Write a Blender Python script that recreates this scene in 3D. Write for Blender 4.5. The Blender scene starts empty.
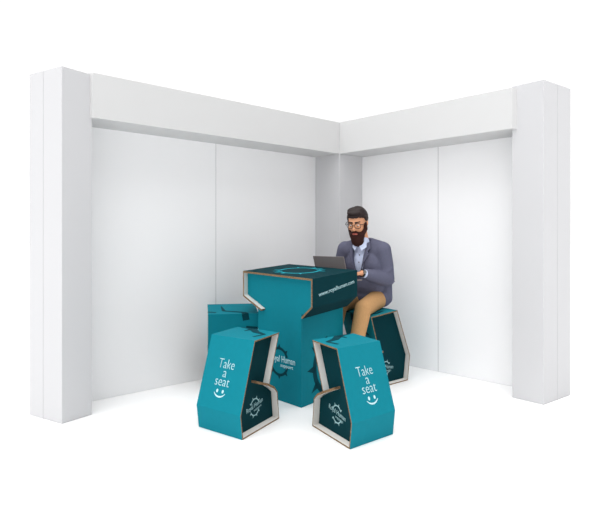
import bpy, bmesh, math, random
from mathutils import Vector, Matrix
R = math.radians
random.seed(7)
scn = bpy.context.scene
COL = scn.collection
CAM_H = 1.2
FPX = 565.0
HORIZON = 237.0

# ------------------------------------------------------------------ helpers
def lin(c):
    return tuple(((v/255)/12.92 if v/255 <= .04045 else ((v/255+.055)/1.055)**2.4) for v in c) + (1,)

def mat(name, col, rough=.7, spec=.3, noise=0, scale=40, bump=0, metal=0, col2=None, stretch=None):
    m = bpy.data.materials.new(name); m.use_nodes = True
    nt = m.node_tree; b = nt.nodes['Principled BSDF']
    b.inputs['Roughness'].default_value = rough
    b.inputs['Specular IOR Level'].default_value = spec
    b.inputs['Metallic'].default_value = metal
    tc = nt.nodes.new('ShaderNodeTexCoord')
    nz = nt.nodes.new('ShaderNodeTexNoise'); nz.inputs['Scale'].default_value = scale
    nz.inputs['Detail'].default_value = 4
    if stretch:
        mp = nt.nodes.new('ShaderNodeMapping'); mp.inputs['Scale'].default_value = stretch
        nt.links.new(tc.outputs['Object'], mp.inputs['Vector']); nt.links.new(mp.outputs['Vector'], nz.inputs['Vector'])
    else:
        nt.links.new(tc.outputs['Object'], nz.inputs['Vector'])
    rp = nt.nodes.new('ShaderNodeValToRGB')
    a = lin(col); c2 = lin(col2) if col2 else tuple(v*(1-noise) for v in a[:3]) + (1,)
    rp.color_ramp.elements[0].position = .3; rp.color_ramp.elements[1].position = .7
    rp.color_ramp.elements[0].color = c2; rp.color_ramp.elements[1].color = a
    nt.links.new(nz.outputs['Fac'], rp.inputs['Fac']); nt.links.new(rp.outputs['Color'], b.inputs['Base Color'])
    if bump:
        bp = nt.nodes.new('ShaderNodeBump'); bp.inputs['Strength'].default_value = bump; bp.inputs['Distance'].default_value = .004
        nt.links.new(nz.outputs['Fac'], bp.inputs['Height']); nt.links.new(bp.outputs['Normal'], b.inputs['Normal'])
    return m

M = dict(
    floor=mat('white_floor', (254, 254, 254), .85, .05, .01, 3),
    panel=mat('white_panel', (246, 246, 247), .8, .1, .01, 2),  # wall white raised in colour to make up for shade inside the booth
    beam=mat('beam_white_lowered', (209, 209, 209), .8, .1, .01, 2),  # booth white lowered in colour so the openly lit beams stay below clipping
    column=mat('column_white_lowered', (203, 203, 205), .8, .1, .01, 2),  # booth white greyed in colour to tone down the brightly lit column faces
    seam=mat('panel_joint', (196, 196, 198), .8, .1, .01, 2),
    teal=mat('teal_print', (6, 124, 140), .75, .12, .05, 30),
    tealdark=mat('dark_teal_print', (0, 50, 57), .8, .08, .06, 30),
    mark=mat('dark_teal_ink', (0, 62, 72), .75, .1, .05, 30),
    cyan=mat('bright_teal_ink', (30, 165, 182), .7, .12, .04, 30),
    white=mat('white_card', (232, 229, 224), .8, .1, .03, 20),
    kraft=mat('corrugated_edge', (158, 130, 100), .9, .05, 0, 160, 0, 0, (90, 68, 48)),
    ink_dim=mat('faded_ink', (158, 196, 200), .6, .2, .03, 30),
    ink=mat('pale_ink', (186, 220, 226), .6, .2, .03, 30),
    skin=mat('skin', (222, 160, 122), .5, .35, .12, 60, .1),
    hair=mat('hair', (40, 27, 25), .6, .3, .45, 120, .5),
    beard=mat('beard', (58, 29, 24), .7, .2, .4, 140, .5),
    lips=mat('lips', (188, 100, 88), .5, .3, .1, 60),
    jacket=mat('jacket_cloth', (101, 102, 122), .9, .1, .18, 180, .25),
    lapel=mat('lapel_cloth', (95, 96, 116), .9, .1, .18, 180, .25),
    shirt=mat('shirt_cloth', (204, 214, 240), .85, .1, .06, 90, .15),
    trousers=mat('trouser_cloth', (193, 150, 104), .9, .08, .14, 120, .2),
    shoe=mat('shoe_leather', (70, 45, 32), .4, .5, .2, 40),
    black=mat('black_plastic', (16, 16, 18), .35, .5, .1, 40),
    dial=mat('watch_metal', (150, 150, 150), .3, .5, .1, 40, 0, .8),
    eye=mat('eye_white', (235, 230, 225), .3, .5, .02, 40),
    laptop=mat('laptop_shell', (124, 115, 114), .45, .4, .04, 50, 0, .15),
    keys=mat('keyboard', (34, 34, 36), .6, .3, .1, 60),
)

def empty(name, loc):
    o = bpy.data.objects.new(name, None); COL.objects.link(o); o.location = loc; o.empty_display_size = .1
    return o
def tag(o, label, cat, group=None):
    o['label'] = label; o['category'] = cat
    if group: o['group'] = group
    return o
def link(name, me, mats, parent=None, base=None, smooth=False):
    """mesh data in world coordinates -> one object, origin at the parent's place"""
    off = parent_origin(parent) if parent is not None else Vector(base or (0, 0, 0))
    for v in me.vertices: v.co -= off
    o = bpy.data.objects.new(name, me); COL.objects.link(o)
    for m in (mats if isinstance(mats, (list, tuple)) else [mats]): me.materials.append(m)
    if parent is not None: o.parent = parent
    else: o.location = off
    if smooth:
        for p in me.polygons: p.use_smooth = True
    return o
def parent_origin(p):
    v = Vector((0, 0, 0))
    while p is not None: v += p.location; p = p.parent
    return v
def obj(name, bm, mats, parent=None, base=None, smooth=False, bev=0):
    bmesh.ops.recalc_face_normals(bm, faces=bm.faces)
    if bev:
        es = [e for e in bm.edges if len(e.link_faces) == 2 and e.calc_face_angle(0) > .5]
        bmesh.ops.bevel(bm, geom=es, offset=bev, segments=2, affect='EDGES', profile=.5)
    me = bpy.data.meshes.new(name); bm.to_mesh(me); bm.free()
    return link(name, me, mats, parent, base, smooth)

def prism(bm, a, b, mi=0):
    """two matching polygons of 3-D points -> closed prism; returns (cap_a, cap_b, sides)"""
    va = [bm.verts.new(p) for p in a]; vb = [bm.verts.new(p) for p in b]; n = len(a)
    fa = bm.faces.new(va); fb = bm.faces.new(vb[::-1]); s = []
    for i in range(n):
        s.append(bm.faces.new((va[i], vb[i], vb[(i+1) % n], va[(i+1) % n])))
    for f in [fa, fb]+s: f.material_index = mi
    return fa, fb, s
def zslab(bm, pts, z0, z1):
    return prism(bm, [Vector((p[0], p[1], z0)) for p in pts], [Vector((p[0], p[1], z1)) for p in pts])
def ang(a): return Vector((math.cos(a), math.sin(a), 0))
UP = Vector((0, 0, 1))

# ------------------------------------------------------------------ flat print: outlines given in (u, v), laid on a plane
class Plane:
    def __init__(s, o, U, V):
        s.o = Vector(o); s.U = Vector(U).normalized()
        N = s.U.cross(Vector(V)).normalized(); s.N = N; s.V = N.cross(s.U)
    def at(s, u, v, n=0): return s.o + s.U*u + s.V*v + s.N*n
def printed(name, polys, plane, m, parent, th=.0012):
    # pieces that touch become one mark; separate pieces become marks of their own
    groups = []
    key = lambda p: {(round(u, 4), round(v, 4)) for u, v in p}
    box = lambda p: (min(u for u, v in p), max(u for u, v in p), min(v for u, v in p), max(v for u, v in p))
    for p in polys:
        b = box(p); hit = [g for g in groups if any(b[0] <= q[1] and q[0] <= b[1] and b[2] <= q[3] and q[2] <= b[3] for q in map(box, g))]
        new = [p]
        for g in hit: new += g; groups.remove(g)
        groups.append(new)
    for g in groups: o = printed_piece(name, g, plane, m, parent, th)
    return o
def printed_piece(name, polys, plane, m, parent, th):
    bm = bmesh.new()
    for p in polys:
        prism(bm, [plane.at(u, v, .0002) for u, v in p], [plane.at(u, v, th) for u, v in p])
    return obj(name, bm, m, parent)
def writing(name, lines, plane, m, parent, th=.0012, shear=0, offset=0):
    """lines: (text, u centre, v baseline, width wanted, height-or-None)"""
    bm = bmesh.new()
    for txt, u, v, width, hgt in lines:
        c = bpy.data.curves.new('t', 'FONT'); c.body = txt; c.align_x = 'LEFT'; c.extrude = 0; c.shear = shear; c.offset = offset
        c.resolution_u = 3
        to = bpy.data.objects.new('t', c); COL.objects.link(to)
        dg = bpy.context.evaluated_depsgraph_get(); me = bpy.data.meshes.new_from_object(to.evaluated_get(dg))
        bpy.data.objects.remove(to); bpy.data.curves.remove(c)
        xs = [p.co.x for p in me.vertices]; x0, x1 = min(xs), max(xs)
        k = width/(x1-x0); ky = k if not hgt else hgt/.7
        t = bmesh.new(); t.from_mesh(me); bpy.data.meshes.remove(me)
        r = bmesh.ops.extrude_face_region(t, geom=t.faces[:])
        for g in r['geom']:
            if isinstance(g, bmesh.types.BMVert): g.co.z += 1
        for q in t.verts:
            q.co = plane.at(u+(q.co.x-x0)*k-width/2, v+q.co.y*ky, .0002 if q.co.z < .5 else th)
        tmp = bpy.data.meshes.new('x'); t.to_mesh(tmp); t.free(); bm.from_mesh(tmp); bpy.data.meshes.remove(tmp)
    return obj(name, bm, m, parent)
def arc(cx, cy, r, a0, a1, w, n=10, taper=False):
    out, inn = [], []
    for i in range(n+1):
        a = R(a0+(a1-a0)*i/n); ww = w*(1 if not taper else (.25+.75*math.sin(math.pi*i/n)))
        out.append((cx+math.cos(a)*(r+ww/2), cy+math.sin(a)*(r+ww/2))); inn.append((cx+math.cos(a)*(r-ww/2), cy+math.sin(a)*(r-ww/2)))
    return [[out[i], out[i+1], inn[i+1], inn[i]] for i in range(n)]
def spike(cx, cy, r, a, L, w):
    d = (math.cos(R(a)), math.sin(R(a))); t = (-d[1], d[0])
    return [(cx+d[0]*r+t[0]*w/2, cy+d[1]*r+t[1]*w/2), (cx+d[0]*r-t[0]*w/2, cy+d[1]*r-t[1]*w/2), (cx+d[0]*(r+L), cy+d[1]*(r+L))]
def ring_mark(cx, cy, r, w, rot=0, gaps=((-18, 18), (162, 198)), spikes=(60, 120, 240, 300, 90, 270)):
    ps = []
    g = sorted((a+rot, b+rot) for a, b in gaps)
    for i in range(len(g)):
        a0 = g[i][1]; a1 = g[(i+1) % len(g)][0]
        while a1 < a0: a1 += 360
        ps += arc(cx, cy, r, a0, a1, w, 12)
    for s in spikes: ps.append(spike(cx, cy, r, s+rot, r*.34, w*1.7))
    return ps

# ------------------------------------------------------------------ setting: floor and booth
bm = bmesh.new(); zslab(bm, [(-60, -20), (60, -20), (60, 90), (-60, 90)], -.1, 0)
f = obj('floor', bm, M['floor']); f['kind'] = 'structure'

PIL = Vector((.3835, 5.4465, 0)); DL = ang(R(223.0057)); DR = ang(R(-46.9938))
TOP, SOF = 2.305, 2.0023; dL, dR = .3281, .3398; LL, LR = 2.4237, 1.737
lw = PIL-DR*dL; rw = PIL-DL*dR          # feet of the wall planes at the pillar
def wall(name, foot, d, nrm, length, back, seams):
    root = empty(name, foot+d*(length/2)); root['kind'] = 'structure'
    cuts = [-back]+seams+[length]
    for i in range(len(cuts)-1):
        bm = bmesh.new(); g = .0035
        a = foot+d*(cuts[i]+(g if i else 0)); b = foot+d*(cuts[i+1]-(g if i < len(cuts)-2 else 0))
        zslab(bm, [a, b, b-nrm*.05, a-nrm*.05], .001, TOP-.01)
        obj('wall_panel', bm, M['panel'], root, bev=.0015)
        if i:
            bm = bmesh.new(); a = foot+d*(cuts[i]-.004); b = foot+d*(cuts[i]+.004)
            zslab(bm, [a-nrm*.003, b-nrm*.003, b-nrm*.045, a-nrm*.045], .001, TOP-.012)
            obj('panel_joint', bm, M['seam'], root)
    return root
# px 216 on the left wall, px 438 on the right wall
def along(foot, d, px):
    k = (px-299.5)/FPX
    return (k*foot.y-foot.x)/(d.x-k*d.y)
sL = along(lw, DL, 216); sR = along(rw, DR, 438)
wall('wall_left', lw, DL, DR, LL+.10, dR+.05, [sL])
wall('wall_right', rw, DR, DL, LR+.10, dL+.0, [sR])

def column(name, pts, top, label, seams=()):
    base = sum((Vector((p[0], p[1], 0)) for p in pts), Vector())/len(pts)
    root = empty(name, base); tag(root, label, 'column')
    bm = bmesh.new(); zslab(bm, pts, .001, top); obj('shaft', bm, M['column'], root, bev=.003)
    for (p, q, t) in seams:
        p = Vector((p[0], p[1], 0)); q = Vector((q[0], q[1], 0)); c = p.lerp(q, t); d = (q-p).normalized()
        n = Vector((d.y, -d.x, 0)); n = n if n.dot(c-base) > 0 else -n
        bm = bmesh.new(); zslab(bm, [c-d*.004-n*.004, c+d*.004-n*.004, c+d*.004+n*.0012, c-d*.004+n*.0012], .002, top-.002)
        obj('edge_joint', bm, M['seam'], root)
    return root
bL, iL, oL = Vector((-1.524, 3.623, 0)), Vector((-1.4015, 3.8174, 0)), Vector((-1.8222, 3.8118, 0))
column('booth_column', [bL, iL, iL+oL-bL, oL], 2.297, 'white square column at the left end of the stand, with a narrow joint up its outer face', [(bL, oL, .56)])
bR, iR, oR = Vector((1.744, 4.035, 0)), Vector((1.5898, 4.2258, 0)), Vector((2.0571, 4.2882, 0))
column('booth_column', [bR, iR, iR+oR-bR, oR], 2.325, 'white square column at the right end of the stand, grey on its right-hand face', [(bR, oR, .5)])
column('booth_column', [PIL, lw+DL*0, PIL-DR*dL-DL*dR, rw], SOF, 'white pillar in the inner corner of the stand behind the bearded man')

def fascia(foot, d, nrm, depth, length, back, label):
    root = empty('fascia_beam', foot+d*(length/2)+UP*SOF); tag(root, label, 'beam')
    a = foot-d*back; b = foot+d*length; b2 = b+d*.05; bm = bmesh.new()
    zslab(bm, [a, b, b2-nrm*.14, b2-nrm*(depth-.0005), a-nrm*(depth-.0005)], SOF, TOP)
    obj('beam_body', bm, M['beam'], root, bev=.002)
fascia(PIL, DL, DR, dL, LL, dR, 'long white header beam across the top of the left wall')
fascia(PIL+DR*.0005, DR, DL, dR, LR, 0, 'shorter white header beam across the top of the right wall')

# ------------------------------------------------------------------ cardboard stools
def offset_poly(P, t):
    """inset of a closed 2-D polygon by t (mitred)"""
    n = len(P); A = sum(P[i][0]*P[(i+1) % n][1]-P[(i+1) % n][0]*P[i][1] for i in range(n)); sgn = 1 if A > 0 else -1
    out = []
    for i in range(n):
        p0 = Vector(P[i-1]); p1 = Vector(P[i]); p2 = Vector(P[(i+1) % n])
        d1 = (p1-p0).normalized(); d2 = (p2-p1).normalized()
        n1 = Vector((-d1.y, d1.x))*sgn; n2 = Vector((-d2.y, d2.x))*sgn
        b = n1+n2; b = b/max(.25, (b.dot(n1)))
        out.append(tuple(p1+b*t))
    return out

CARD = .009; RECESS = .05
def folded(bm, outer, inner, near, far):
    """one board: outer skin 0, inner skin 1, cut edges 2"""
    va = [bm.verts.new(near(p)) for p in (outer[0], outer[1], inner[1], inner[0])]
    vb = [bm.verts.new(far(p)) for p in (outer[0], outer[1], inner[1], inner[0])]
    for q, mi in (((va[0], va[1], vb[1], vb[0]), 0), ((va[2], va[3], vb[3], vb[2]), 1), (va, 2), (vb[::-1], 2), ((va[1], va[2], vb[2], vb[1]), 2), ((va[3], va[0], vb[0], vb[3]), 2)):
        f = bm.faces.new(q); f.material_index = mi

def stool(sp, x, y, yaw, shear, side, label, text=True, detail=()):
    b, z1, s2, zt, s3, s4, z4, s5, z5, s6, w, st, ztip, zt2 = sp
    S = ang(yaw); W = ang(yaw+side*math.pi/2+shear); o = Vector((x, y, .001))
    centre = o+S*(s6*.5)+W*(w*.5); centre.z = 0
    root = tag(empty('cardboard_stool', centre), label, 'stool', 'cardboard stools around the high table')
    near = lambda p: o+S*p[0]+UP*p[1]
    far = lambda p: o+S*p[0]+UP*p[1]+W*w
    P = [(0, 0), (-b, z1), (s2, zt), (s3, zt2), (s4, z4), (s5, z5), (s6, 0)]
    Q = offset_poly(P, CARD)
    mats = [M['teal'], M['white'], M['kraft']]
    for i, nm in ((0, 'lower_back_panel'), (1, 'back_panel'), (2, 'seat'), (3, 'front_panel'), (5, 'lower_front_panel'), (6, 'base_panel')):
        j = (i+1) % 7
        bm = bmesh.new(); folded(bm, (P[i], P[j]), (Q[i], Q[j]), near, far); obj(nm, bm, mats, root)
    # notch shelf: curved board from its free tip out to the lower front
    tip = (st, ztip); top = [tip, (s4-.012, z4+.012), (s4+(s5-s4)*.62, z5+(z4-z5)*.62), (s5, z5)]
    bm = bmesh.new()
    low = [(p[0]-.0025, p[1]-CARD*1.7) for p in top[:-1]]+[Q[5]]
    a = [near(p) for p in top]; a2 = [near(p) for p in low]; c = [far(p) for p in top]; c2 = [far(p) for p in low]
    V = [[bm.verts.new(p) for p in L] for L in (a, a2, c, c2)]
    for i in range(3):
        bm.faces.new((V[0][i], V[0][i+1], V[2][i+1], V[2][i])).material_index = 0
        bm.faces.new((V[1][i], V[1][i+1], V[3][i+1], V[3][i])).material_index = 1
        bm.faces.new((V[0][i], V[0][i+1], V[1][i+1], V[1][i])).material_index = 2
        bm.faces.new((V[2][i], V[2][i+1], V[3][i+1], V[3][i])).material_index = 2
    bm.faces.new((V[0][0], V[1][0], V[3][0], V[2][0])).material_index = 2
    bm.faces.new((V[0][3], V[1][3], V[3][3], V[2][3])).material_index = 2
    obj('notch_shelf', bm, mats, root)
    # dark side panels set back inside each open side, with the pale printed emblem
    for k in (0, 1):
        bm = bmesh.new(); t0 = RECESS if k == 0 else w-RECESS; t1 = t0+.006*(1 if k == 0 else -1)
        I = offset_poly(P, CARD+.0003)
        prism(bm, [near(p)+W*t0 for p in I], [near(p)+W*t1 for p in I])
        sd = obj('side_panel', bm, M['tealdark'], root)
        outw = -W if k == 0 else W
        rt = UP.cross(outw)             # to the right when seen from outside
        ds = S if S.dot(rt) > 0 else -S
        c = near((s6*.47, .130))+W*t0
        pl = Plane(c, ds, UP)
        k_ = .072
        em = ring_mark(0, 0, k_*.72, .0065, 0, ((-24, 30), (156, 210)), (35, 70, 112, 150, 215, 250, 292, 325))
        printed('ring_emblem', em, pl, M['ink_dim'], sd)
        up = R(9 if (ds.dot(S) > 0) else -9)
        pl2 = Plane(c, ds*math.cos(up)+UP*math.sin(up), UP)
        writing('brand_lettering', [('Royal Human', 0, -.002, .195, .030), ('support', .030, -.024, .09, .014)], pl2, M['ink_dim'], sd, offset=-.002)
    # printing on the back panel
    a, c = far(P[1]), far(P[2])
    if side < 0: a, c = near(P[1]), near(P[2])
    nb = (near(P[2])-near(P[1])).normalized()
    U = W if side < 0 else -W
    org = a
    L = (near(P[2])-near(P[1])).length
    pl = Plane(org, U, nb)
    skew = U.dot(nb)
    if text:
        u0 = w*(.5-.055*side)
        bp = [o_ for o_ in root.children if o_.name.startswith('back_panel')][0]
        mk = lambda v: u0+skew*0
        writing('take_a_seat_lettering', [('Take', u0, L*.560, w*.36, .060), ('a', u0+.004, L*.440, w*.080, .060), ('seat', u0, L*.320, w*.32, .060)], pl, M['ink'], bp, offset=-.013)
        sm = []
        cy = L*.250
        for dx in (-.024, .024):
            sm.append([(u0+dx+.0085*math.cos(t*math.pi/4), cy+.0115*math.sin(t*math.pi/4)) for t in range(8)])
        sm += arc(u0, cy+.026, .060, 218, 322, .010, 12, True)
        printed('smiley', sm, pl, M['ink'], bp)
    # dark ring graphic running over the seat and down the front
    seat = [o_ for o_ in root.children if o_.name.startswith('seat')][0]
    fr = [o_ for o_ in root.children if o_.name.startswith('front_panel')][0]
    O = far(P[3]) if side > 0 else near(P[3])
    Uf = -W if side > 0 else W          # along the front edge
    # strokes: u runs from the far side to the near side, v from the front edge back (both 0..1); v < 0 is down the front
    def stroke(p, q, a, b, face):
        n0 = P[3]; m0 = P[2] if face == 'seat' else P[4]
        def pt(u, v):
            x = Vector(near(n0)).lerp(Vector(near(m0)), abs(v)) + W*w*(1-u)
            return x
        e0, e1 = pt(*p), pt(*q); nn = (Vector(near(m0))-Vector(near(n0))).cross(W).normalized()
        if face == 'seat': nn = nn if nn.z > 0 else -nn
        else: nn = nn if nn.dot(S) > 0 else -nn
        t = nn.cross((e1-e0).normalized())
        return [e0+t*a, e1+t*b, e1-t*b, e0-t*a], nn
    for face, par, strokes in (('seat', seat, detail or (((.36, .30), (.39, .02), .006, .022), ((.39, .02), (.607, .264), .026, .024), ((.607, .264), (.86, .37), .024, .012), ((.86, .37), (.80, .70), .012, .010), ((.39, .04), (.10, .02), .016, .005))),
                               ('front', fr, (((.39, .0), (.34, .22), .022, .016), ((.34, .22), (.52, .40), .018, .030), ((.52, .40), (.80, .52), .02, .006)) if not detail else (((.27, .0), (.24, .16), .026, .026), ((.24, .34), (.0, .36), .014, .010)))):
        runs = []
        for st_ in strokes:                    # strokes that join stay one mark
            hit = [r_ for r_ in runs if any(math.dist(a_, b_) < .12 for t_ in r_ for a_ in t_[:2] for b_ in st_[:2])]
            if hit: hit[0].append(st_)
            else: runs.append([st_])
        for r_ in runs:
            bm = bmesh.new()
            for st_ in r_:
                q, nn = stroke(*st_, face)
                prism(bm, [p+nn*.0003 for p in q], [p+nn*.0013 for p in q])
            obj('ring_graphic', bm, M['mark'], par)
    return root

FL = [0.0223, 0.1457, 0.1387, 0.5637, 0.4468, 0.3185, 0.2516, 0.4241, 0.1843, 0.4479, 0.3814, 0.1704, 0.3091, 0.569]
FR = [0.022, 0.1514, 0.1381, 0.5448, 0.4443, 0.3089, 0.2473, 0.4249, 0.1809, 0.4453, 0.3769, 0.1716, 0.309, 0.5463]
BR = [0.030, 0.205, 0.140, 0.598, 0.470, 0.370, 0.272, 0.500, 0.190, 0.520, 0.440, 0.318, 0.290, 0.572]
BL = [0.020, 0.16, 0.125, 0.645, 0.4468, 0.318, 0.27, 0.425, 0.19, 0.440, 0.388, 0.19, 0.325, 0.605]
stool(FL, -.3374, 3.3346, R(62.98), R(-11.29), 1, 'teal cardboard stool at front left, its open side to the right')
stool(FR, .2839, 3.1888, R(117.14), R(13.84), -1, 'teal cardboard stool at front right, nearest of all, its open side to the left')
stool(BR, .9070, 4.7300, R(222), R(-14), -1, 'teal cardboard stool the bearded man is sitting on')
stool(BL, -.7786, 4.770, R(-80), 0, 1, 'teal cardboard stool at back left, partly hidden by the table and the stool before it', False,
      (((.72, .75), (.68, .30), .004, .016), ((.70, .30), (.30, .12), .012, .014), ((.30, .14), (.26, .0), .02, .028), ((1., .22), (.84, .16), .013, .011)))

# ------------------------------------------------------------------ high table
def table():
    tx, ty, yA, sh, wc, dc, T, ov, r, dt, z1, z2, inn, ovl, innl, kA, kB = [0.0133, 3.9647, 2.2925, 0.2054, 0.5028, 0.5537, 0.9159, 0.1507, 0.0426, 0.5417, 0.718, 0.6306, 0.1064, 0.1477, 0.2324, 0.0229, 0.0538]
    A = ang(yA); B = ang(yA-math.pi/2+sh); o = Vector((tx, ty, .001))
    def P(a, b, z):
        k = min(1, max(0, (z-z2+.1)/.1))
        return o+A*a+B*b+UP*(z+k*(kA*(a+ov)+kB*(b+r)))
    root = tag(empty('cardboard_table', Vector((tx, ty, 0))+A*wc/2+B*dc/2), 'tall teal cardboard table with dark flared top in the middle of the stools', 'table')
    t = .014
    prof = [(wc+ovl-innl, z2), (wc+ovl, z1), (wc+ovl, T), (-ov, T), (-ov, z1), (-(ov-inn), z2)]
    ins = []
    for i, p in enumerate(prof):
        v = Vector(p)
        d1 = (v-Vector(prof[i-1])).normalized() if i else None
        d2 = (Vector(prof[i+1])-v).normalized() if i < 5 else None
        ns = [Vector((-d.y, d.x)) for d in (d1, d2) if d is not None]
        bb = sum(ns, Vector((0, 0))); bb = bb/bb.dot(ns[0])
        ins.append(tuple(v+bb*t))
    mats = [M['tealdark'], M['white'], M['kraft']]
    parts = {}
    for i, nm in enumerate(('left_lip', 'left_flap', 'table_top', 'right_flap', 'right_lip')):
        bm = bmesh.new()
        folded(bm, (prof[i], prof[i+1]), (ins[i], ins[i+1]), lambda p: P(p[0], -r, p[1]), lambda p: P(p[0], dt, p[1]))
        parts[nm] = obj(nm, bm, mats, root)
    # T-shaped end panels, the front one set back behind the folded band
    e = t+.0005
    shape = [(0, 0), (0, z2+.02), (-(ov-inn)+.0, z2+.022), (-ov+e, z1+.004), (-ov+e, T-e), (wc+ovl-e, T-e), (wc+ovl-e, z1+.004), (wc, z2-.0+.052), (wc, 0)]
    for nm, b0, b1 in (('front_panel', 0, .010), ('rear_panel', dt-.055, dt-.045)):
        bm = bmesh.new(); prism(bm, [P(a, b0, z) for a, z in shape], [P(a, b1, z) for a, z in shape])
        parts[nm] = obj(nm, bm, M['teal'], root)
    for nm, a0, a1 in (('right_side_panel', .0, .010), ('left_side_panel', wc-.010, wc)):
        bm = bmesh.new(); zz = T-.06
        q = lambda a: [P(a, .0102, 0), P(a, dt, 0), P(a, dt, zz), P(a, .0102, zz)]
        prism(bm, q(a0), q(a1)); parts[nm] = obj(nm, bm, M['teal'], root)
    # marks: bright ring on the dark top
    c = P(.5*(wc+ovl-ov), .5*(dt-r), T)
    pl = Plane(c, P(.0, .2, T)-P(.4, .2, T), P(.2, .4, T)-P(.2, 0, T))
    pl.U = (P(0, .2, T)-P(.4, .2, T)).normalized(); pl.V = (P(.2, .4, T)-P(.2, .0, T)).normalized(); pl.N = pl.U.cross(pl.V).normalized()
    rr = .17
    g = ring_mark(0, 0, rr, .020, 45, ((-14, 14), (166, 194)), (90, 0, 180, 270, 45, 225))
    for s in (0, 180):
        a = R(s+45)
        for da in (-18, 18):
            g.append(spike(math.cos(a+R(da))*rr, math.sin(a+R(da))*rr, 0, s+45+da*2.2, .07, .028))
    printed('ring_emblem', g, pl, M['cyan'], parts['table_top'])
    # web address on the right flap
    pf = Plane(P(-ov, -r, z1), (P(-ov, dt, z1)-P(-ov, -r, z1)).normalized()+UP*.085, UP)
    writing('web_address', [('www.royalhuman.com', (dt+r)*.545, (T-z1)*.30, (dt+r)*.80, .030)], pf, M['ink'], parts['right_flap'], offset=-.002)
    # emblem and name on the front panel
    pe = Plane(P(wc, 0, 0), -A, UP); cu, cv = wc-.245, .285
    printed('ring_emblem', ring_mark(cu, cv, .098, .020, 0, ((-22, 24), (156, 204)), (45, 90, 135, 225, 270, 315)), pe, M['mark'], parts['front_panel'])
    writing('brand_lettering', [('Royal Human', cu+.035, cv+.000, .285, .046), ('support', cu+.085, cv-.034, .14, .024)], pe, M['ink'], parts['front_panel'], offset=.012)
    # dark ring graphic low on the right side panel
    ps = Plane(P(0, 0, 0), B, UP)
    g = arc(.36, .24, .20, 100, 260, .045, 14)+[spike(.36, .24, .20, s, .09, .06) for s in (215, 145, 180)]
    printed('ring_graphic', g, ps, M['mark'], parts['right_side_panel'])
    return P, A, B, wc, ov, ovl, dt, T
TP, TA, TB, wc, ov, ovl, dt, TT = table()

# ------------------------------------------------------------------ rounded solids fused into one skin
def cap(bm, p, q, r0, r1=None, seg=14):
    p = Vector(p); q = Vector(q); r1 = r0 if r1 is None else r1; d = q-p; L = d.length
    for c, rr in ((p, r0), (q, r1)):
        bmesh.ops.create_icosphere(bm, subdivisions=3 if rr > .03 else 2, radius=rr*1.005, matrix=Matrix.Translation(c))
    if L > 1e-5:
        rot = d.to_track_quat('Z', 'Y').to_matrix().to_4x4()
        bmesh.ops.create_cone(bm, cap_ends=True, segments=seg*2, radius1=r0, radius2=r1, depth=L, matrix=Matrix.Translation((p+q)/2) @ rot)
def ell(bm, c, rad, frame=None, sub=3):
    m = Matrix.Translation(Vector(c)) @ (frame.to_4x4() if frame else Matrix()) @ Matrix.Diagonal((*rad, 1))
    bmesh.ops.create_icosphere(bm, subdivisions=sub, radius=1, matrix=m)
def fused(name, bm, m, parent, vox=.006, smooth=4, cut=None, mats=None):
    me = bpy.data.meshes.new(name+'_t'); bm.to_mesh(me); bm.free()
    o = bpy.data.objects.new(name+'_t', me); COL.objects.link(o)
    rm = o.modifiers.new('r', 'REMESH'); rm.mode = 'VOXEL'; rm.voxel_size = vox
    if cut is not None:
        bo = o.modifiers.new('b', 'BOOLEAN'); bo.object = cut; bo.operation = 'DIFFERENCE'; bo.solver = 'EXACT'
        r2 = o.modifiers.new('r2', 'REMESH'); r2.mode = 'VOXEL'; r2.voxel_size = vox
    s = o.modifiers.new('s', 'SMOOTH'); s.factor = .5; s.iterations = smooth
    dg = bpy.context.evaluated_depsgraph_get(); dg.update()
    out = bpy.data.meshes.new_from_object(o.evaluated_get(dg)); out.name = name
    bpy.data.objects.remove(o); bpy.data.meshes.remove(me)
    out.materials.clear()
    return link(name, out, m, parent, smooth=True)

# ------------------------------------------------------------------ the man
TF = R(180+57.9)                         # where the chest faces
Fv = ang(TF); Lv = ang(TF+math.pi/2)     # forward, his left
O = Vector((.603, 4.872, 0))
def B3(l, f, z): return O+Lv*l+Fv*f+UP*z
BF = Matrix((Lv, Fv, UP)).transposed()   # body frame: columns left, forward, up
man = tag(empty('person', (O.x, O.y, 0)), 'bearded man in glasses and grey blazer sitting at a laptop', 'person')
HF = R(180+65); hF = ang(HF); hL = ang(HF+math.pi/2)
pitch = R(24)
hf = (hF*math.cos(pitch)-UP*math.sin(pitch)).normalized(); hu = hL.cross(hf)*1.0
hu = hu if hu.z > 0 else -hu
HFm = Matrix((hL, hf, hu)).transposed()
HC = Vector((.485, 4.705, 1.320))
def H3(x, y, z): return HC+hL*x+hf*y+hu*z

LW = Vector((.505, 4.540, .908)); RW = Vector((.30, 4.70, .922))     # wrists
LE = Vector((.735, 4.725, .846)); RE = Vector((.335, 4.985, .845))
LS = B3(.168, .10, 1.092); RS = B3(-.180, .10, 1.095)
LK = Vector((.500, 4.450, .628)); RK = Vector((.335, 4.715, .632))
LH = B3(.09, 0, .678); RH = B3(-.09, 0, .678)
LA = Vector((.372, 4.275, .10)); RA = Vector((.248, 4.810, .10)); LD = Fv; RD = Vector((-.97, -.24, 0))

bm = bmesh.new()
# trunk
ell(bm, B3(0, .01, .697), (.150, .100, .085), BF); ell(bm, B3(0, .03, .82), (.135, .095, .12), BF); ell(bm, B3(0, .08, .98), (.15, .10, .13), BF)
cap(bm, B3(-.13, .10, 1.065), B3(.13, .10, 1.065), .055)
cap(bm, B3(0, .11, 1.09), H3(0, -.03, -.06), .058, .054)
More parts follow.
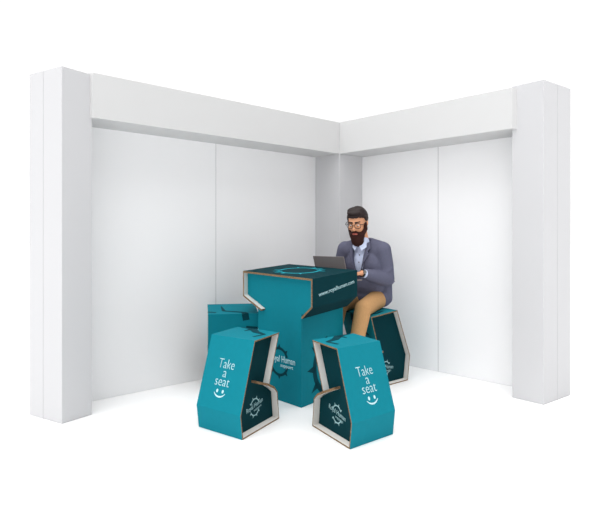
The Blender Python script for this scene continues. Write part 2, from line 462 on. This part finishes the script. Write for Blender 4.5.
# limbs
for S_, E_, W_ in ((LS, LE, LW), (RS, RE, RW)):
    cap(bm, S_, E_, .048, .038); cap(bm, E_, W_, .038, .026)
for h, k, a, fd in ((LH, LK, LA, LD), (RH, RK, RA, RD)):
    cap(bm, h, k, .075, .052); cap(bm, k, a, .052, .034)
    cap(bm, a, a+fd*.12-UP*.06, .034, .026)
# head
ell(bm, H3(0, -.012, .032), (.074, .096, .084), HFm); ell(bm, H3(0, .022, -.045), (.058, .068, .066), HFm)
ell(bm, H3(0, .05, -.005), (.058, .045, .07), HFm); ell(bm, H3(0, .062, -.088), (.026, .026, .022), HFm)
cap(bm, H3(0, .090, .022), H3(0, .110, -.018), .009, .014); cap(bm, H3(-.012, .096, -.02), H3(.012, .096, -.02), .010)
cap(bm, H3(-.036, .080, .036), H3(.036, .080, .036), .011)
for s in (-1, 1):
    ell(bm, H3(s*.040, .070, -.018), (.022, .020, .018), HFm)
    ell(bm, H3(s*.078, -.008, -.002), (.010, .018, .030), HFm)
# hands reaching over the keyboard
def hand(wr, fwd, lat, thumb):
    fwd = fwd.normalized(); lat = (lat-fwd*lat.dot(fwd)).normalized(); dn = Vector((0, 0, -1))
    kn = wr+fwd*.085
    for i, q in enumerate((-.027, -.009, .009, .027)):
        cap(bm, wr+lat*q*.7, kn+lat*q, .013, .012)
        ln = (.066, .080, .076, .060)[i] if thumb > 0 else (.060, .076, .080, .066)[i]
        a = kn+lat*q*1.05; b = a+fwd*ln*.45+UP*.004; c = b+fwd*ln*.30+dn*ln*.22; d = c+fwd*ln*.10+dn*ln*.24
        cap(bm, a, b, .0095, .0088); cap(bm, b, c, .0088, .008); cap(bm, c, d, .008, .007)
    s = 1 if thumb > 0 else -1
    a = wr+fwd*.025-lat*s*.020; b = a+fwd*.030-lat*s*.024+dn*.008; c = b+fwd*.032-lat*s*.006+dn*.006
    cap(bm, a, b, .013, .011); cap(bm, b, c, .011, .009)
LFW = Vector((-.52, -.26, -.02)); RFW = Vector((-.08, -1, .02))
hand(LW+LFW.normalized()*.015, LFW, Vector((-.5, .86, 0)), -1)
hand(RW+RFW.normalized()*.015, RFW, Vector((-1, .08, 0)), 1)
body = fused('body', bm, M['skin'], man, .0055, 3)

# trousers
bm = bmesh.new()
ell(bm, B3(0, .01, .690), (.170, .118, .095), BF)
for h, k, a in ((LH, LK, LA), (RH, RK, RA)):
    k2 = k+UP*.006
    cap(bm, h, k2, .084, .068); m_ = k2.lerp(a, .5)
    cap(bm, k2, m_, .068, .054); cap(bm, m_, a+UP*.03, .054, .050)
fused('trousers', bm, M['trousers'], man, .007, 4)
# shoes
for a, fd in ((LA, LD), (RA, RD)):
    bm = bmesh.new(); fr = Matrix((fd.cross(UP), fd, UP)).transposed()
    ell(bm, a+fd*.035-UP*.048, (.042, .10, .038), fr); ell(bm, a+fd*.12-UP*.06, (.044, .075, .034), fr); cap(bm, a-UP*.03, a+UP*.005, .046, .046)
    s = fused('shoe', bm, M['shoe'], man, .006, 3)
    zmin = .004
    oz = parent_origin(s).z
    for v in s.data.vertices: v.co.z = max(v.co.z, zmin-oz)
# shirt
bm = bmesh.new()
ell(bm, B3(0, .03, .82), (.148, .112, .14), BF); ell(bm, B3(0, .08, .98), (.158, .118, .14), BF); cap(bm, B3(-.10, .10, 1.06), B3(.10, .10, 1.06), .060)
cap(bm, B3(0, .11, 1.08), B3(0, .145, 1.15), .070, .064)
fused('shirt', bm, M['shirt'], man, .006, 3)
shirt = [c for c in man.children if c.name.startswith('shirt')][0]
for s in (-1, 1):                        # collar points, cuffs
    bm = bmesh.new()
    prism(bm, [B3(s*.006, .218, 1.135), B3(s*.060, .185, 1.175), B3(s*.064, .197, 1.115), B3(s*.030, .222, 1.085)],
              [B3(s*.006, .209, 1.135), B3(s*.060, .176, 1.175), B3(s*.064, .188, 1.115), B3(s*.030, .213, 1.085)])
    obj('collar', bm, M['shirt'], shirt, bev=.002)
for W_, E_ in ((LW, LE), (RW, RE)):
    d = (W_-E_).normalized(); bm = bmesh.new(); cap(bm, W_-d*.070, W_-d*.026, .035, .034); fused('cuff', bm, M['shirt'], shirt, .005, 2)
for z in (1.05, .99):          # shirt buttons
    bm = bmesh.new(); y = .2005-.03*abs(z-.99)/.1 if z < .99 else .2005
    ell(bm, B3(.0, .206 if z < 1.02 else .196, z), (.005, .004, .005), BF, 2); obj('button', bm, M['black'], shirt)
# jacket: shell with the front opened in a long V
bm = bmesh.new()
ell(bm, B3(0, .005, .697), (.176, .138, .100), BF); ell(bm, B3(0, .025, .82), (.172, .138, .17), BF); ell(bm, B3(0, .075, .98), (.180, .142, .15), BF)
cap(bm, B3(-.14, .095, 1.085), B3(.14, .095, 1.085), .070)
for s in (-1, 1): cap(bm, B3(s*.055, .085, 1.130), B3(s*.16, .092, 1.098), .062, .066)
cap(bm, B3(-.045, .075, 1.135), B3(.045, .075, 1.135), .060)
ell(bm, B3(.128, .0, .682), (.066, .100, .078), BF); cap(bm, B3(.15, .00, .80), B3(.150, -.01, .68), .055, .055)
for S_, E_, W_ in ((LS, LE, LW), (RS, RE, RW)):
    d = (W_-E_).normalized(); cap(bm, S_, S_.lerp(E_, .5)+(-Fv)*.008, .070, .066); cap(bm, S_.lerp(E_, .5)-Fv*.008, E_, .066, .060)
    cap(bm, E_, E_.lerp(W_-d*.04, .5), .060, .056); cap(bm, E_.lerp(W_-d*.04, .5), W_-d*.060, .056, .047)
    for k in range(5):                   # sleeve creases
        t = .25+.17*k; p = S_.lerp(E_, t); n = (E_-S_).normalized(); rx = n.cross(UP+Fv*.3).normalized(); ry = n.cross(rx)
        a0 = k*1.7
        for j in range(5):
            a = a0+j*.5; b_ = a+.5; rr = .064-.007*t
            cap(bm, p+(rx*math.cos(a)+ry*math.sin(a))*rr+n*.01*j, p+(rx*math.cos(b_)+ry*math.sin(b_))*rr+n*.01*(j+1), .009)
cb = bmesh.new()
shape = [(-.003, .60), (.003, .60), (.005, .86), (.030, .93), (.062, 1.06), (.074, 1.20), (-.074, 1.20), (-.062, 1.06), (-.036, .93), (-.005, .86)]
prism(cb, [B3(l, .105, z) for l, z in shape], [B3(l, .40, z) for l, z in shape]); bmesh.ops.recalc_face_normals(cb, faces=cb.faces)
cm = bpy.data.meshes.new('cut'); cb.to_mesh(cm); cb.free(); cutter = bpy.data.objects.new('cut', cm); COL.objects.link(cutter)
jacket = fused('jacket', bm, M['jacket'], man, .006, 3, cutter)
bpy.data.objects.remove(cutter); bpy.data.meshes.remove(cm)
for s in (-1, 1):                        # lapels
    bm = bmesh.new()
    pts = [(.010, .226, .86), (.050, .232, .98), (.092, .214, 1.055), (.074, .212, 1.075), (.095, .188, 1.105), (.078, .150, 1.165), (.064, .178, 1.150), (.052, .222, 1.05), (.036, .230, .95)]
    prism(bm, [B3(s*l, f_+.006, z) for l, f_, z in pts], [B3(s*l, f_-.010, z) for l, f_, z in pts])
    obj('lapel', bm, M['lapel'], jacket, bev=.002)
# hair: scalp cap pulled in under the face
def shell(name, c, rad, keep, m, parent, sub=4, rough=.0):
    bm = bmesh.new(); bmesh.ops.create_icosphere(bm, subdivisions=sub, radius=1)
    for v in bm.verts:
        p = Vector((v.co.x*rad[0], v.co.y*rad[1], v.co.z*rad[2]))+Vector(c)
        k = keep(p); p = Vector(c)+(p-Vector(c))*(k*(1+rough*(random.random()-.5)))
        v.co = H3(*p)
    return obj(name, bm, m, parent, smooth=True)
def hairline(p):
    # high on the forehead, down to the sideburns and the nape
    front = p.y > .035
    if p.y > .030: lim = .074-.02*max(0, (abs(p.x)-.05)/.03)
    elif p.y > .0: lim = .002+(p.y/.030)*.05
    else: lim = -.055
    return 1.0 if p.z > lim else .82
shell('hair', (0, -.012, .034), (.086, .109, .101), hairline, M['hair'], man, 5, .035)
hair = [c for c in man.children if c.name.startswith('hair')][0]
bm = bmesh.new(); ell(bm, H3(-.004, .040, .104), (.062, .044, .022), HFm); ell(bm, H3(-.008, .005, .114), (.064, .062, .020), HFm)
fused('quiff', bm, M['hair'], hair, .005, 2)
bm = bmesh.new()
ell(bm, H3(0, .056, -.095), (.063, .052, .060), HFm); ell(bm, H3(0, .066, -.130), (.056, .046, .059), HFm)
for s in (-1, 1):
    cap(bm, H3(s*.072, .004, .005), H3(s*.066, .020, -.05), .010, .020); cap(bm, H3(s*.066, .020, -.05), H3(s*.035, .066, -.085), .020, .028)
    cap(bm, H3(s*.005, .106, -.038), H3(s*.034, .090, -.058), .009, .010); cap(bm, H3(s*.034, .090, -.058), H3(s*.036, .082, -.085), .011, .018)
fused('beard', bm, M['beard'], man, .005, 2)
bm = bmesh.new(); cap(bm, H3(-.015, .104, -.059), H3(.015, .104, -.059), .0075); obj('lips', bm, M['lips'], man, smooth=True)
for s in (-1, 1):
    bm = bmesh.new(); ell(bm, H3(s*.031, .083, .012), (.010, .009, .0045), HFm); e = obj('eye', bm, M['eye'], man, smooth=True)
    bm = bmesh.new(); ell(bm, H3(s*.031, .0925, .008), (.005, .003, .005), HFm, 2); obj('iris', bm, M['black'], e, smooth=True)
    bm = bmesh.new(); cap(bm, H3(s*.014, .093, .036), H3(s*.050, .081, .040), .0065, .004); obj('eyebrow', bm, M['hair'], man, smooth=True)
# glasses
gl = empty('glasses', H3(0, .1, .01)); gl.parent = man; gl.location = H3(0, .1, .01)-parent_origin(man)
def loop(bm, pts, rr, closed=True):
    n = len(pts)
    for i in range(n if closed else n-1): cap(bm, pts[i], pts[(i+1) % n], rr, rr, 6)
for s in (-1, 1):
    bm = bmesh.new(); loop(bm, [H3(s*(.034+.026*math.cos(a)), .108-.010*(1+math.cos(a))*.5, .010+.021*math.sin(a)+(.004 if math.sin(a) > 0 else 0)) for a in [i*math.tau/14 for i in range(14)]], .0024)
    obj('rim', bm, M['black'], gl, smooth=True)
    bm = bmesh.new(); loop(bm, [H3(s*.060, .098, .020), H3(s*.079, .085, .020), H3(s*.084, -.005, .014)], .0024, False); obj('temple', bm, M['black'], gl, smooth=True)
bm = bmesh.new(); loop(bm, [H3(-.009, .107, .016), H3(0, .113, .019), H3(.009, .107, .016)], .0024, False); obj('bridge', bm, M['black'], gl, smooth=True)
# watch on the left wrist
d = (LW-LE).normalized(); bm = bmesh.new()
bmesh.ops.create_cone(bm, cap_ends=True, segments=24, radius1=.031, radius2=.031, depth=.018, matrix=Matrix.Translation(LW-d*.001) @ d.to_track_quat('Z', 'Y').to_matrix().to_4x4())
w_ = obj('watch', bm, M['black'], man, smooth=False)
sd = d.cross(UP).normalized(); sd = sd if sd.y < 0 else -sd
bm = bmesh.new(); cc = LW-d*.001+sd*.029+UP*.012
bmesh.ops.create_cone(bm, cap_ends=True, segments=20, radius1=.016, radius2=.015, depth=.008, matrix=Matrix.Translation(cc) @ sd.to_track_quat('Z', 'Y').to_matrix().to_4x4())
obj('watch_face', bm, M['dial'], w_)

# ------------------------------------------------------------------ laptop on the rear edge of the table, its back to us
def laptop():
    a0, a1 = -ov+.125, -ov+.475
    h0 = TP(a0, dt+.034, TT)-UP*.103; h1 = TP(a1, dt+.034, TT)-UP*.113
    ed = (h0-h1).normalized()                       # towards the table's right corner
    out = ed.cross(UP).normalized(); out = out if out.dot(TB) > 0 else -out   # away from the table, to the man
    n = ed.cross(out); n = n if n.z > 0 else -n
    root = tag(empty('laptop', (h0+h1)/2), 'open grey laptop, its lid back towards the viewer, in front of the man', 'laptop')
    W_ = (h0-h1).length
    def slab(c0, U, V, N, w, h, t):
        return [c0, c0+U*w, c0+U*w+V*h, c0+V*h], [c0+N*t, c0+U*w+N*t, c0+U*w+V*h+N*t, c0+V*h+N*t]
    bm = bmesh.new(); prism(bm, *slab(h1+n*.001, ed, out, n, W_, .168, .011)); base = obj('base', bm, M['laptop'], root, bev=.002)
    bm = bmesh.new(); prism(bm, *slab(h1+n*.0122+ed*.02+out*.03, ed, out, n, W_-.04, .09, .0012)); obj('keyboard', bm, M['keys'], base)
    bm = bmesh.new(); prism(bm, *slab(h1+n*.0122+ed*(W_/2-.05)+out*.124, ed, out, n, .10, .038, .0008)); obj('trackpad', bm, M['keys'], base)
    tl = R(15); V = (n*math.cos(tl)-out*math.sin(tl)); N = out*math.cos(tl)+n*math.sin(tl)
    bm = bmesh.new(); prism(bm, *slab(h1+n*.0125+out*.003, ed, V, N, W_, .190, .007)); lid = obj('lid', bm, M['laptop'], root, bev=.002)
    bm = bmesh.new(); prism(bm, *slab(h1+n*.0125+out*.003+N*.0072+ed*.012+V*.01, ed, V, N, W_-.024, .168, .0008)); obj('screen', bm, M['keys'], lid)
laptop()

# ------------------------------------------------------------------ light
w = bpy.data.worlds.new('studio'); scn.world = w; w.use_nodes = True
nt = w.node_tree; bg = nt.nodes['Background']; bg.inputs['Strength'].default_value = 1.06
# white studio: full white ahead and overhead, softer behind the viewer and darkest behind to the right
tc = nt.nodes.new('ShaderNodeTexCoord'); sp = nt.nodes.new('ShaderNodeSeparateXYZ'); nt.links.new(tc.outputs['Generated'], sp.inputs[0])
def mrange(sock, a, b, c, d):
    n = nt.nodes.new('ShaderNodeMapRange'); n.interpolation_type = 'SMOOTHSTEP'
    for k, v in zip(('From Min', 'From Max', 'To Min', 'To Max'), (a, b, c, d)): n.inputs[k].default_value = v
    nt.links.new(sock, n.inputs['Value']); return n.outputs[0]
back = mrange(sp.outputs['Y'], .25, -.45, 0, 1); side = mrange(sp.outputs['X'], -.6, .6, .74, .40)
mx = nt.nodes.new('ShaderNodeMix'); mx.data_type = 'FLOAT'; mx.inputs[2].default_value = 1
nt.links.new(back, mx.inputs[0]); nt.links.new(side, mx.inputs[3]); nt.links.new(mx.outputs[0], bg.inputs['Color'])
def sun(name, direction, strength, angle):
    l = bpy.data.lights.new(name, 'SUN'); l.energy = strength; l.angle = R(angle); o = bpy.data.objects.new(name, l); COL.objects.link(o)
    o.rotation_euler = Vector(direction).to_track_quat('-Z', 'Y').to_euler(); o.location = (0, 0, 6)
sun('key_light', (.05, .25, -1), 2.5, 80)
sun('fill_light', (.5, 1, -.42), .5, 60)

# ------------------------------------------------------------------ camera
cd = bpy.data.cameras.new('camera'); cam = bpy.data.objects.new('camera', cd); COL.objects.link(cam)
cam.location = (0, 0, CAM_H); cam.rotation_euler = (R(90), 0, 0)
cd.sensor_fit = 'HORIZONTAL'; cd.sensor_width = 36; cd.lens = FPX/599*36
cd.shift_x = (299.5-299.5)/599
cd.shift_y = -(260-HORIZON)/599
cd.clip_end = 300
scn.camera = cam
scn.view_settings.view_transform = 'Standard'; scn.view_settings.look = 'None'
scn.view_settings.exposure = 0; scn.view_settings.gamma = 1; scn.view_settings.use_curve_mapping = False
